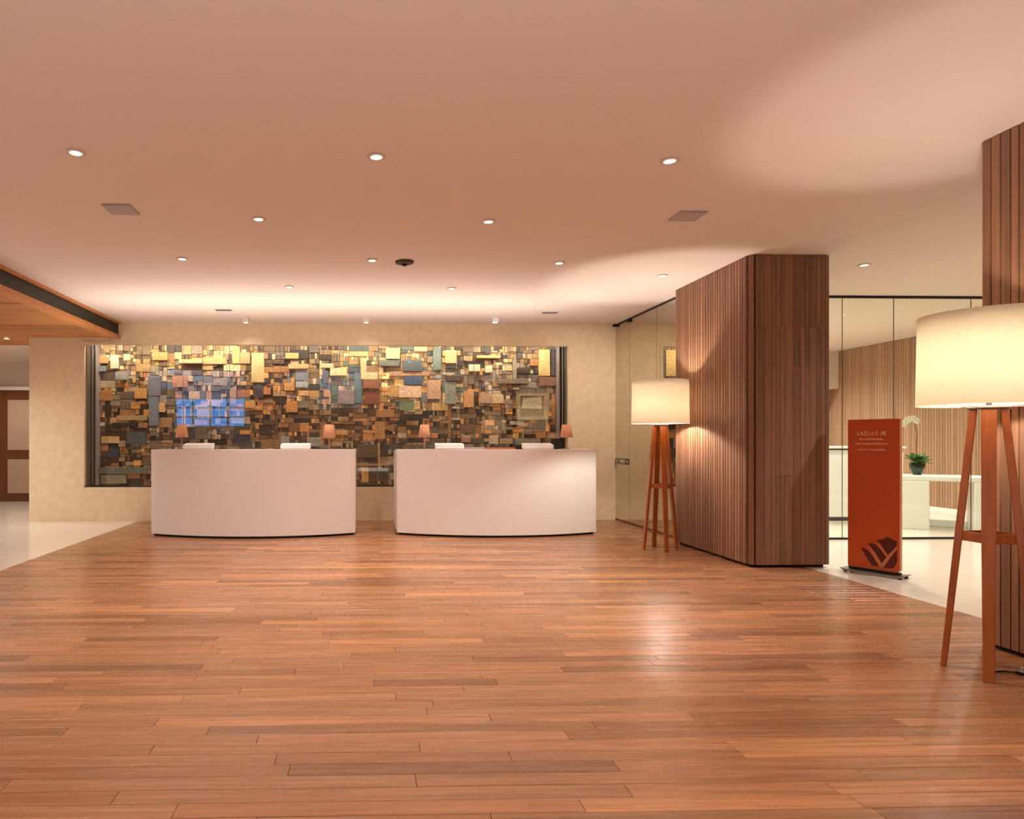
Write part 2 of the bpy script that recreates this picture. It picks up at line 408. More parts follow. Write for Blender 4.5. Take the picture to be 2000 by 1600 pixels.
# pieces the photograph shows clearly: x0, y0, x1, y1, colour
KEY = [(492,690,517,748,(236,196,122)),(195,695,214,712,(236,176,104)),(218,695,234,722,(250,232,190)),(192,718,210,728,(150,168,186)),(229,728,253,744,(178,178,176)),
 (300,690,330,706,(214,162,70)),(352,704,398,712,(240,208,140)),(398,700,444,713,(238,190,110)),(455,678,470,712,(238,192,92)),(470,690,490,712,(222,162,90)),
 (340,736,368,758,(226,160,128)),(340,763,352,778,(30,140,215)),(352,763,370,778,(120,175,228)),(372,766,384,783,(90,180,245)),(386,768,406,782,(90,160,230)),
 (424,768,446,784,(50,165,232)),(370,792,384,810,(100,180,245)),(386,792,408,818,(196,170,160)),(424,792,446,812,(60,190,235)),(342,818,368,831,(40,130,225)),
 (372,820,388,831,(70,160,225)),(412,820,434,832,(20,110,205)),(455,820,474,832,(110,135,190)),(340,792,368,808,(110,130,160)),(450,760,462,790,(196,150,120)),
 (292,736,316,775,(140,140,160)),(294,776,312,832,(128,138,156)),(312,788,324,806,(240,180,120)),
 (200,852,236,866,(222,176,110)),(258,786,276,800,(216,146,44)),(266,760,290,780,(214,150,60)),(188,764,222,784,(190,126,44)),(222,826,270,834,(46,40,36)),
 (230,812,290,822,(186,150,84)),(250,843,288,868,(84,92,100)),(214,874,236,894,(60,68,82)),(180,912,292,925,(120,118,106)),(200,926,250,944,(150,142,110)),
 (558,690,584,702,(238,164,74)),(564,712,602,722,(242,180,104)),(577,722,602,744,(150,150,168)),(578,746,602,758,(176,180,190)),(556,748,576,764,(220,150,60)),(584,764,602,774,(238,178,110)),
 (627,711,652,720,(238,212,158)),(645,720,678,735,(250,226,162)),(630,724,642,750,(112,118,158)),(632,762,646,776,(226,162,126)),(660,762,692,790,(160,140,150)),
 (704,700,716,730,(244,196,118)),(692,728,708,788,(112,144,168)),(705,728,739,742,(252,220,156)),(709,742,742,760,(160,90,40)),(712,764,742,790,(140,74,30)),
 (753,680,781,702,(236,206,120)),(742,704,780,716,(120,126,120)),(786,704,824,726,(100,112,122)),(760,753,778,776,(216,162,78)),(778,753,822,777,(248,204,164)),(788,736,824,752,(70,104,150)),
 (760,726,838,735,(216,158,112)),(780,780,808,802,(128,146,116)),(808,784,820,800,(222,186,110)),(808,678,834,687,(252,222,128)),(845,678,861,724,(124,142,132)),(868,684,891,710,(240,190,112)),
 (834,744,860,780,(222,168,130)),(868,746,890,790,(150,150,136)),(870,734,904,745,(84,64,52)),(560,784,582,806,(228,146,50)),(480,784,500,798,(222,158,70)),
 (516,758,530,772,(206,126,70)),(495,754,516,778,(80,76,82)),(630,830,654,858,(196,150,110)),(655,840,680,850,(224,170,90)),(734,800,770,816,(186,126,52)),(732,824,752,858,(206,138,50)),
 (752,830,770,840,(178,120,56)),(914,712,936,726,(250,222,178)),(946,714,960,728,(252,220,168)),(930,694,976,700,(250,192,84)),(905,764,924,796,(226,156,84)),(936,768,980,788,(196,156,122)),
 (960,772,982,788,(228,190,140)),(1050,682,1072,734,(254,206,110)),(1050,736,1088,754,(156,106,80)),(1074,682,1090,734,(84,76,92)),(970,740,1030,750,(150,126,104)),
 (1006,768,1016,818,(176,136,96)),(994,822,1020,830,(190,180,166)),(1076,770,1090,812,(200,130,44)),(760,880,770,940,(0,0,0)),
 (698,868,738,894,(104,84,60)),(744,868,758,892,(72,54,38)),(738,864,742,950,(226,178,116)),(696,906,760,910,(206,160,100)),(706,914,720,942,(232,180,84)),(722,916,756,940,(86,70,52)),
 (700,944,760,950,(70,54,40)),(900,850,918,864,(206,150,120)),(954,850,972,868,(224,192,160)),(974,856,1000,868,(176,150,118)),(1004,856,1050,870,(150,140,128)),
 (600,854,628,872,(170,162,150)),(458,848,490,868,(64,58,90)),(548,852,566,866,(176,170,170)),(700,700,702,702,(0,0,0))]
KEY = [k for k in KEY if k[4] != (0, 0, 0) and not (335 < k[0] < 476 and k[4][2] > k[4][0] + 40)]
# world rectangles of the pieces, in collage coordinates
def wx(px): return on_y(px, 800, YA).x
def wz(py): return on_y(600, py, YA).z
pieces = []
# large framed picture leaning among the pieces, lower right
for k in KEY: pieces.append((wx(k[0]), wx(k[2]), wz(k[3]), wz(k[1]), tuple(v * (1.4 if k[1] > 740 else 1.1) for v in lin(k[4])), .055 + R.uniform(0, .05)))  # lower key pieces lightened in colour to make up for weak light there
def split(x0, y0, x1, y1, d=0):
    wdt, hgt = x1 - x0, y1 - y0
    if wdt < 9 or hgt < 5.5 or (d > 4 and wdt < 40 and hgt < 20 and R.random() < .3):
        p = zone((x0 + x1) / 2, (y0 + y1) / 2); cc = R.choice(PAL[R.choice(p)])
        j = R.uniform(.75, 1.25) * (1.1 if y1 < 730 else 2.0)  # random tone; lower rows lightened in colour where the niche light falls short
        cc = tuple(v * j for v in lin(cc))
        pieces.append((wx(x0), wx(x1), wz(y1), wz(y0), cc, R.uniform(.008, .05))); return
    if (wdt > hgt * 1.9 or R.random() < .35) and wdt > 22:
        m_ = x0 + wdt * R.uniform(.3, .7); split(x0, y0, m_, y1, d + 1); split(m_, y0, x1, y1, d + 1)
    elif hgt > 12:
        m_ = y0 + hgt * R.uniform(.3, .7); split(x0, y0, x1, m_, d + 1); split(x0, m_, x1, y1, d + 1)
    else:
        m_ = x0 + wdt * R.uniform(.3, .7); split(x0, y0, m_, y1, d + 1); split(m_, y0, x1, y1, d + 1)
split(188, 676, 1092, 948)
pieces.sort(key=lambda p: (p[1] - p[0]) * (p[3] - p[2]) * (3 if p[5] > .053 else 1), reverse=True)
small = MB()
def piece(mb, p):
    x0, x1, z0, z1, cc, t = p
    lm = .3 * cc[0] + .6 * cc[1] + .1 * cc[2]; mb.cur = tuple(v * .8 + lm * .2 for v in cc)
    g = .002; ch = .004
    xm, zm = (x0 + x1) / 2, (z0 + z1) / 2
    bx = MB().plank(x0 + g - xm, x1 - g - xm, z0 + g - zm, z1 - g - zm, 0, t, ch)
    a = R.uniform(-.012, .012)
    q = [(v[0] * math.cos(a) - v[1] * math.sin(a) + xm, YA - v[2], v[0] * math.sin(a) + v[1] * math.cos(a) + zm) for v in bx.v]
    mb.add(q, bx.f)
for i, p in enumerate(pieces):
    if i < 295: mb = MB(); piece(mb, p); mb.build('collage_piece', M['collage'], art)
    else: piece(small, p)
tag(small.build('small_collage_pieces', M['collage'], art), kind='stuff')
# grey framed picture standing proud of the collage (lower right)
fx0, fx1, fz0, fz1 = wx(1006), wx(1066), wz(820), wz(768)
pf = empty('framed_picture', ((fx0 + fx1) / 2, YA - .12, fz0), 'pale grey framed picture set at the right of the collage', 'picture')
m = MB(); m.cur = lin((196, 170, 138)); t = .05
m.box(fx0, fx1, YA - .16, YA - .115, fz0, fz0 + t); m.box(fx0, fx1, YA - .16, YA - .115, fz1 - t, fz1)
m.box(fx0, fx0 + t, YA - .16, YA - .115, fz0 + t, fz1 - t); m.box(fx1 - t - .03, fx1, YA - .16, YA - .115, fz0 + t, fz1 - t)
m.build('frame', M['collage'], pf)
m = MB(); m.cur = lin((150, 128, 104)); m.box(fx0 + t, fx1 - t - .03, YA - .135, YA - .118, fz0 + t, fz1 - t); m.build('picture_ground', M['collage'], pf)
m = MB(); m.cur = lin((238, 224, 190)); zc_ = fz0 + (fz1 - fz0) * .42
m.add([(fx0+t+.02, YA-.137, zc_), (fx1-t-.05, YA-.137, zc_-.01), (fx1-t-.05, YA-.137, fz1-t-.01), (fx0+t+.05, YA-.137, fz1-t-.03)], [(0,1,2,3)])
m.build('picture_print', M['collage'], pf)

# ------------------------------------------------------------------ mirror-glass wall beside the column
XM = 3.93
gw = tag(MB().box(XM + .025, XM + .6, 7.86, YB, -.05, H).build('wall_right', M['whitewall']), 'side wall behind the mirror glass', kind='structure')
mg = empty('mirror_glass_wall', (XM, 9.1, 0), 'tall mirror glass panels between the plaster wall and the slatted column', 'mirror')
ys = [7.85, 8.75, 9.66, YB]
for a, b_ in zip(ys, ys[1:]):
    MB().box(XM, XM + .012, a + .003, b_ - .003, .03, H - .03).build('mirror_panel', M['mirror'], mg)
MB().box(XM - .004, XM + .02, 7.85, YB, 0.001, .03).build('bottom_rail', M['doorwood'], mg)
MB().box(XM - .004, XM + .02, 7.85, YB, H - .03, H - .001).build('top_rail', M['dark'], mg)
MB().box(XM - .05, XM, YB - .05, YB - .012, H - .04, H - .005).build('glass_clamp', M['black'], mg)
MB().box(XM - .03, XM, 9.62, 9.70, H - .06, H - .02).build('glass_clamp', M['black'], mg)
hz0, hz1 = .88, .97
m = MB(); m.box(XM - .03, XM - .012, 9.74, 10.14, hz1 - .02, hz1); m.box(XM - .03, XM - .012, 9.74, 10.14, hz0, hz0 + .02)
m.box(XM - .03, XM - .012, 9.74, 9.76, hz0 + .02, hz1 - .02); m.box(XM - .03, XM - .012, 10.12, 10.14, hz0 + .02, hz1 - .02)
m.box(XM - .012, XM, 9.8, 9.82, hz0, hz1)
m.build('door_pull', M['steel'], mg)

# ------------------------------------------------------------------ slatted columns
def column(x0, x1, y0, y1, label, seed):
    rr = random.Random(seed)
    root = empty('slatted_column', ((x0 + x1) / 2, (y0 + y1) / 2, 0), label, 'column')
    t = .022; rad = .035
    MB().box(x0 + t, x1 - t, y0 + t, y1 - t, .0, H - .002).build('core', M['corewood'], root)
    MB().box(x0 + .03, x1 - .03, y0 + .03, y1 - .03, .001, .035).build('plinth', M['black'], root)
    def slat(p, q, z0, z1, tone, g=.0018):
        # a board between p and q along the surface, outward normal on the left of p->q
        p, q = Vector((*p, 0)), Vector((*q, 0)); d = (q - p); L_ = d.length; d.normalize(); nrm = Vector((-d.y, d.x, 0)) * -1
        m_ = MB(); m_.cur = tone
        bx = MB().plank(g, L_ - g, z0, z1, 0, t + rr.uniform(-.004, .004), .0025)
        m_.add([tuple(p - nrm * t + d * v[0] + nrm * v[2] + Vector((0, 0, v[1]))) for v in bx.v], [f[::-1] for f in bx.f])
        m_.build('slat', M['slat'], root)
    def tone(k=.16):
        j = 1 + rr.uniform(-k, k); return (j * rr.uniform(.97, 1.03), j, j * rr.uniform(.97, 1.03))
    # left face, narrow slats running the full height, from the back to the front
    yy = y1
    while yy > y0 + rad + .01:
        w_ = rr.choice([.042, .05, .06]); y2 = max(yy - w_, y0 + rad)
        if y2 - (y0 + rad) < .02: y2 = y0 + rad
        slat((x0, y2), (x0, yy), .03, H - .004, tone(.2), .005); yy = y2
    pts = [(x0 + rad - rad * math.cos(a), y0 + rad - rad * math.sin(a)) for a in [0, PI / 2]]
    for a, b_ in zip(pts, pts[1:]): slat(b_, a, .03, H - .004, tone(.05), .0004)
    xx = x0 + rad
    while xx < x1 - .005:                  # front face, wider boards in several lengths
        w_ = rr.choice([.045, .07, .085]); x2 = min(xx + w_, x1)
        if x1 - x2 < .025: x2 = x1
        z = .03
        for zc in (rr.choice([1.98, 2.36]), H - .004) if rr.random() < .8 else (.9, 2.36, H - .004):
            slat((x2, y0), (xx, y0), z, zc - .001, tone(.22)); z = zc + .001
        xx = x2
    yy = y0
    while yy < y1 - .005:
        y2 = min(yy + .075, y1)
        if y1 - y2 < .025: y2 = y1
        slat((x1, y2), (x1, yy), .03, H - .004, tone(.1)); yy = y2
    return root
column(3.78, 4.54, 6.33, 7.85, 'square slatted wooden column standing beside the far floor lamp', 3)
column(3.78, 4.62, 2.40, 3.90, 'slatted wooden column cut by the right edge, behind the large near lamp', 5)

# ------------------------------------------------------------------ enclosing walls
def wall(name, mat, label, *b):
    m_ = MB()
    for q in b: m_.box(*q)
    return tag(m_.build(name, M[mat]), label, kind='structure')
wall('wall_front', 'whitewall', 'pale wall behind the viewer with a window to the dusk sky',
     (-9.2, -7.0, -3.9, -3.8, 0, H), (-4.45, 9.9, -3.9, -3.8, 0, H), (-7.0, -4.45, -3.9, -3.8, 0, 1.75), (-7.0, -4.45, -3.9, -3.8, 2.8, H))
wn = MB(); 
for k in range(5): xx = -7.0 + 2.55 * k / 4; wn.box(xx - .03, xx + .03, -3.87, -3.82, 1.75, 2.8)
for k in range(4): zz = 1.75 + 1.05 * k / 3; wn.box(-7.0, -4.45, -3.865, -3.825, zz - .025, zz + .025)
tag(wn.build('window_1', M['corewood']), 'dark mullioned window in the wall behind the viewer', kind='structure')
wall('wall_left', 'whitewall', 'pale wall at the far left', (-9.3, -9.2, -3.9, 13.9, 0, H))
wall('wall_far', 'whitewall', 'pale wall of the side room left of the lobby', (-9.2, WX0 + .2, 13.6, 13.8, 0, H))
wall('wall_side', 'whitewall', 'wall closing the side room on the right', (WX0, WX0 + .2, YB + .5, 13.6, 0, H))
wall('wall_rear', 'slat_pale', 'plain pale wood wall at the back of the glazed room', (4.1, 9.65, 13.4, 13.6, 0, H))
wall('wall_partition', 'whitewall', 'partition beside the glazed room', (3.96, 4.1, YB + .5, 13.6, 0, H), (4.1, 4.56, 8.2, 13.4, 0, H))

# door of the side room
DY = 13.6
d1 = MB()
def dbox(a, b_, z0, z1, t, m_): m_.box(a, b_, DY - t, DY, z0, z1)
dx0 = on_y(18, 800, DY).x
dbox(-8.4, -6.2, 0.001, 2.27, .05, d1)
d = d1.build('door_1', M['doorwood']); tag(d, 'brown wooden door with cream panels in the side room', kind='structure')
for k, (a, b_) in enumerate(((dx0, dx0 + .62), (dx0 - .82, dx0 - .2))):
    for z0, z1 in ((1.05, 2.07), (.17, .86)):
        MB().box(a, b_, DY - .062, DY - .05, z0, z1).build('door_panel', M['doorpanel'], d, bevel=.004)
MB().box(-8.4, -6.2, DY - .08, DY - .05, 2.27, 2.34).build('trim_1', M['white'])['kind'] = 'structure'
# dropped white ceiling in the side room
tag(MB().box(-9.2, WX0, 11.0, 13.6, 2.82, 2.9).build('ceiling', M['ceiling']), 'lower white ceiling of the side room', kind='structure')

# ------------------------------------------------------------------ wood soffit, upper left
XS = -3.77
so = tag(MB().box(-9.2, XS - .16, -3.8, 11.0, 2.85, H).build('soffit', M['corewood']), 'dropped timber soffit at the upper left', kind='structure')
m = MB(); m.cur = (1.1, 1, .9); m.box(XS - .16, XS, -3.8, YB, H - .035, H - .002); m.build('top_board', M['soffit'], so)
m = MB(); m.box(XS - .16, XS - .035, -3.8, YB, 2.862, H - .035); m.build('dark_channel', M['dark'], so)
m = MB(); m.cur = (1.15, 1.05, .95); m.box(XS - .17, XS, -3.8, YB, 2.815, 2.862); m.build('bottom_board', M['soffit'], so)
yy = -3.8
while yy < 11.0 - .01:
    y2 = min(yy + .37, 11.0)
    m = MB(); j = R.uniform(.8, 1.15); m.cur = (j, j * .98, j * .95)
    bx = MB().plank(-9.19, XS - .172 if yy < YB else WX0, yy + .008, y2 - .008, 0, .022, .008)
    dz = R.uniform(-.008, .008); m.add([(v[0], v[1], 2.846 - v[2] + dz) for v in bx.v], [f[::-1] for f in bx.f]); m.build('soffit_plank', M['soffit'], so)
    yy = y2

# ------------------------------------------------------------------ glazed room on the right
YG = 8.09
gwall = empty('glass_partition', (6.9, YG, 0), 'tall clear glass partition right of the slatted column', 'glazing')
gxs = [4.58, 6.0, on_y(1746, 800, YG).x, on_y(1897, 800, YG).x, 9.64]
for a, b_ in zip(gxs, gxs[1:]):
    MB().box(a + .004, b_ - .004, YG, YG + .01, .025, H - .03).build('pane', M['clear'], gwall)
for a, b_ in zip(gxs[1:-1], gxs[1:-1]): MB().box(a - .0025, a + .0025, YG + .001, YG + .009, .025, H - .03).build('pane_joint', M['dark'], gwall)
MB().box(4.58, 9.64, YG - .01, YG + .02, 0.001, .025).build('bottom_rail', M['dark'], gwall)
MB().box(4.58, 9.64, YG - .01, YG + .02, H - .03, H - .001).build('top_rail', M['dark'], gwall)
wr = MB(); wr.cur = (.45, .4, .38); wr.box(9.68, 9.9, -3.8, 13.6, 0, H)
wr = wr.build('wall_right', M['slat_pale']); tag(wr, 'pale slatted wood wall seen through the glass partition', kind='structure')
yy = 6.2
while yy < 13.39:
    y2 = min(yy + R.choice([.05, .06, .075]), 13.4); m = MB(); j = R.uniform(.84, 1.12); m.cur = (j, j, j)
    bx = MB().plank(yy + .003, y2 - .003, .12, H - .004, 0, .028, .003)
    m.add([(9.68 - v[2], v[0], v[1]) for v in bx.v], bx.f); m.build('slat', M['slat_pale'], wr); yy = y2
MB().box(9.64, 9.68, -3.8, 13.4, 0.001, .12).build('baseboard_right', M['white'])['kind'] = 'structure'
bk = wall('wall_bulkhead', 'whitewall', 'white bulkhead hanging in the glazed room', (4.6, on_y(1638, 700, 13.1).x, 13.1, 13.4, 2.3, H))
# long white counter at the back of the glazed room
cb = empty('white_counter', (7.8, 10.1, 0), 'long white reception counter behind the orange sign, beyond the glass', 'counter')
MB().box(6.3, 8.35, 9.95, 10.5, .06, 1.10).build('body', M['white'], cb, bevel=.01)
MB().box(6.28, 8.37, 9.92, 10.52, 1.12, 1.155).build('top', M['white'], cb, bevel=.005)
MB().box(6.34, 8.31, 9.99, 10.46, 0.001, .06).build('plinth', M['dark'], cb)
MB().box(6.32, 8.33, 9.97, 10.48, 1.10, 1.12).build('shadow_gap', M['dark'], cb)
# white bridge desk
A = on_y(1757, 900, 9.1); B = on_y(1935, 900, 8.55)
dirv = Vector((B.x - A.x, B.y - A.y, 0)); LT = dirv.length; ang = math.atan2(dirv.y, dirv.x)
bd = empty('bridge_desk', (A.x - .25 * math.cos(ang), A.y - .25 * math.sin(ang), 0), 'white bridge-shaped desk carrying the potted orchid beyond the glass', 'desk', rz=ang)
LT += .55
m = MB()
m.box(0, LT, 0, .62, .68, .75).build('desk_top', M['white'], bd, bevel=.012, local=True)
MB().box(.0, .58, 0.0, .06, .0, .68).build('leg_panel', M['white'], bd, bevel=.01, local=True)
MB().box(0.52, .58, 0.06, .60, .0, .68).build('leg_panel', M['white'], bd, bevel=.01, local=True)
MB().box(1.05, LT, 0.0, .06, .0, .68).build('leg_panel', M['white'], bd, bevel=.01, local=True)
MB().box(1.05, 1.11, 0.06, .60, .0, .68).build('leg_panel', M['white'], bd, bevel=.01, local=True)
MB().box(.58, 1.05, .50, .56, .0, .10).build('foot_rail', M['white'], bd, bevel=.01, local=True)

# potted plant with orchid
PP = on_y(1791, 900, 9.25); PP = Vector((PP.x, PP.y, .75))
pp = empty('potted_orchid', PP, 'leafy plant with one tall white orchid in a dark green pot', 'plant')
MB().lathe([(.0, 0), (.05, 0), (.055, .02), (.085, .09), (.1, .17), (.094, .17), (.08, .09), (.0, .08)], 20, (PP.x, PP.y)).rot(Matrix.Translation((0, 0, PP.z))).build('pot', M['pot'], pp)
MB().lathe([(.0, .15), (.093, .15)], 20, (PP.x, PP.y)).rot(Matrix.Translation((0, 0, PP.z))).build('soil', M['corewood'], pp)
for k in range(26):
    a = k * 2.4; el = R.uniform(.1, 1.25); ln = R.uniform(.13, .21); wd = ln * .26
    pts = []; N_ = 5
    for i in range(N_ + 1):
        s = i / N_; r_ = ln * s; ww = wd * math.sin(PI * min(1, s * .93 + .07)) ; zz = r_ * math.sin(el) - .25 * r_ * s
        xx = .02 + r_ * math.cos(el)
        pts += [(xx, -ww, zz + .01), (xx, 0, zz), (xx, ww, zz + .01)]
    fs = []
    for i in range(N_):
        b0 = i * 3; fs += [(b0, b0 + 3, b0 + 4, b0 + 1), (b0 + 1, b0 + 4, b0 + 5, b0 + 2)]
    m = MB(); m.add(pts, fs, True); m.rot(Matrix.Translation((PP.x, PP.y, PP.z + .15 + R.uniform(0, .05))) @ Matrix.Rotation(a, 4, 'Z')); o = m.build('leaf', M['leaf'], pp)
    sd = o.modifiers.new('thick', 'SOLIDIFY'); sd.thickness = .002
sp = [(PP.x, PP.y, PP.z + .15), (PP.x - .01, PP.y, PP.z + .4), (PP.x, PP.y, PP.z + .62), (PP.x - .04, PP.y, PP.z + .76), (PP.x - .14, PP.y, PP.z + .8), (PP.x - .22, PP.y, PP.z + .76)]
MB().tube(sp, .005, 6).build('flower_stem', M['stem'], pp)
for k, (dx, dz) in enumerate(((-.03, .78), (-.08, .81), (-.13, .80), (-.18, .78), (-.22, .73))):
    m = MB(); cx_, cz_ = PP.x + dx, PP.z + dz
    for q in range(5):
        a = 2 * PI * q / 5 + k; r_ = .048
        ux, uz = math.cos(a), math.sin(a)
        m.add([(cx_, PP.y - .02, cz_), (cx_ + (ux * .6 - uz * .45) * r_, PP.y - .035, cz_ + (uz * .6 + ux * .45) * r_), (cx_ + ux * r_ * 1.15, PP.y - .03, cz_ + uz * r_ * 1.15), (cx_ + (ux * .6 + uz * .45) * r_, PP.y - .035, cz_ + (uz * .6 - ux * .45) * r_)], [(0, 1, 2, 3)])
    o = m.build('orchid_bloom', M['petal'], pp); sd = o.modifiers.new('thick', 'SOLIDIFY'); sd.thickness = .006

# ------------------------------------------------------------------ reception desks
def desk(pxl, pxr, label):
    ye, sag, ht = 8.66, .32, 1.113
    x0, x1 = on_y(pxl, 900, ye).x, on_y(pxr, 900, ye).x
    cxm = (x0 + x1) / 2; hw = (x1 - x0) / 2
    root = empty('reception_desk', (cxm, ye + .1, 0), label, 'desk', 'white curved reception desks')
    def arc(inset, n=28):
        w_ = hw - inset; s_ = sag; rad = (hw * hw + s_ * s_) / (2 * s_); cy = ye - s_ + rad
        ri = rad - inset
        out = []
        for k in range(n + 1):
            xx = -w_ + 2 * w_ * k / n; out.append((cxm + xx, cy - math.sqrt(ri * ri - xx * xx)))
        return out
    a, b_ = arc(0), arc(.05)
    m = MB(); m.prism(a + b_[::-1], .03, ht - .012, False)
    m.smooth = [len(f) == 4 for f in m.f]
    m.build('front_panel', M['white'], root, bevel=.008)
    top = arc(0) + [(x1, ye + .40), (x0, ye + .40)]
    m = MB(); m.prism(top, ht - .0118, ht + .014); m.build('counter_top', M['white'], root, bevel=.004)
    MB().box(x0 + .0, x0 + .05, ye + .045, ye + .95, .03, ht - .0125).build('side_panel', M['white'], root, bevel=.008)
    MB().box(x1 - .05, x1 - .0, ye + .045, ye + .95, .03, ht - .0125).build('side_panel', M['white'], root, bevel=.008)
    MB().box(x0 + .055, x1 - .055, ye + .2, ye + .95, .70, .74).build('work_surface', M['white'], root)
    pl = arc(.035) + [(x1 - .04, ye + .9), (x0 + .04, ye + .9)]
    m = MB(); m.prism(pl, .001, .0295); m.build('plinth', M['dark'], root)
    return root, x0, x1, ye, ht + .0145
dl = desk(295, 694, 'white curved reception desk, the left one of the pair')
dr = desk(775, 1165, 'white curved reception desk, the right one of the pair')
DT = dl[4]
def tray(px0, px1, label):
    ym = 8.66
    x0, x1 = on_y(px0, 878, ym).x, on_y(px1, 878, ym).x
    r = empty('document_stand', ((x0 + x1) / 2, ym, DT), label, 'stand', 'white document stands on the desks')
    ln = x1 - x0
    MB().box(x0 + .01, x1 - .01, ym - .07, ym + .10, DT, DT + .012).build('base', M['white'], r, bevel=.002)
    m = MB(); m.add([(x0, ym - .08, DT + .0125), (x1, ym - .08, DT + .0125), (x1, ym - .075, DT + .062), (x0, ym - .075, DT + .062), (x0, ym + .09, DT + .085), (x1, ym + .09, DT + .085), (x0, ym + .09, DT + .0125), (x1, ym + .09, DT + .0125)],
                    [(0, 1, 2, 3), (3, 2, 5, 4), (0, 6, 7, 1), (4, 5, 7, 6), (0, 3, 4, 6), (1, 7, 5, 2)]); m.build('sloping_body', M['paper'], r, bevel=.002)
tray(360, 416, 'white document stand on the left desk, beside its left lamp')
tray(549, 606, 'white document stand on the left desk, towards its right end')
tray(850, 905, 'white document stand on the right desk, beside its left lamp')
tray(1022, 1078, 'white document stand on the right desk, towards its right end')

def table_lamp(px, label, ym=8.88):
    p = on_y(px, 870, ym)
    r = empty('table_lamp', (p.x, ym, DT), label, 'lamp', 'small table lamps on the desks')
    T = Matrix.Translation((p.x, ym, DT))
    MB().lathe([(0, 0), (.05, 0), (.05, .008), (.012, .014), (.008, .02)], 20).rot(T).build('base', M['steel'], r)
    MB().lathe([(.008, .015), (.008, .2), (0, .2)], 12).rot(T).build('stem', M['peach'], r)
    MB().lathe([(.086, .16), (.058, .335), (.055, .335), (.083, .16)], 28, close=True).rot(T).build('lamp_shade', M['peach'], r)
table_lamp(355, 'small peach-shaded table lamp at the left end of the left desk')
table_lamp(643, 'small peach-shaded table lamp at the right end of the left desk')
table_lamp(829, 'small peach-shaded table lamp at the left end of the right desk')
table_lamp(1106, 'small peach-shaded table lamp at the right end of the right desk')
def screen(px0, px1, top, label, ym=8.98):
    a, b_ = on_y(px0, 860, ym), on_y(px1, 860, ym); zt = on_y(px0, top, ym).z
    r = empty('monitor', ((a.x + b_.x) / 2, ym, DT), label, 'monitor')
    MB().box(a.x, b_.x, ym, ym + .03, DT + .02, zt).build('screen_back', M['black'], r, bevel=.005)
    MB().box((a.x + b_.x) / 2 - .04, (a.x + b_.x) / 2 + .04, ym + .031, ym + .06, DT, DT + .12).build('monitor_stand', M['dark'], r)
screen(1076, 1101, 857, 'small black monitor on the right desk beside the right-hand lamp')
def flat(px0, px1, h, mat, name, label, cat, ym=8.85):
    a, b_ = on_y(px0, 870, ym), on_y(px1, 870, ym)
    r = empty(name, ((a.x + b_.x) / 2, ym, DT), label, cat)
    MB().box(a.x, b_.x, ym - .1, ym + .12, DT, DT + h).build('body', M[mat], r, bevel=.004)
    MB().box(a.x + .01, b_.x - .01, ym - .09, ym + .11, DT + h + .0005, DT + h + .006).build('lid', M['dark'], r, bevel=.002)
flat(906, 945, .03, 'vent', 'desk_tray', 'low grey tray on the right desk beside the left document stand', 'tray')
flat(948, 1003, .025, 'sign_edge', 'leather_folder', 'flat brownish folder lying in the middle of the right desk', 'folder')
flat(1006, 1020, .035, 'corewood', 'card_box', 'small dark box on the right desk left of the right-hand stand', 'box')

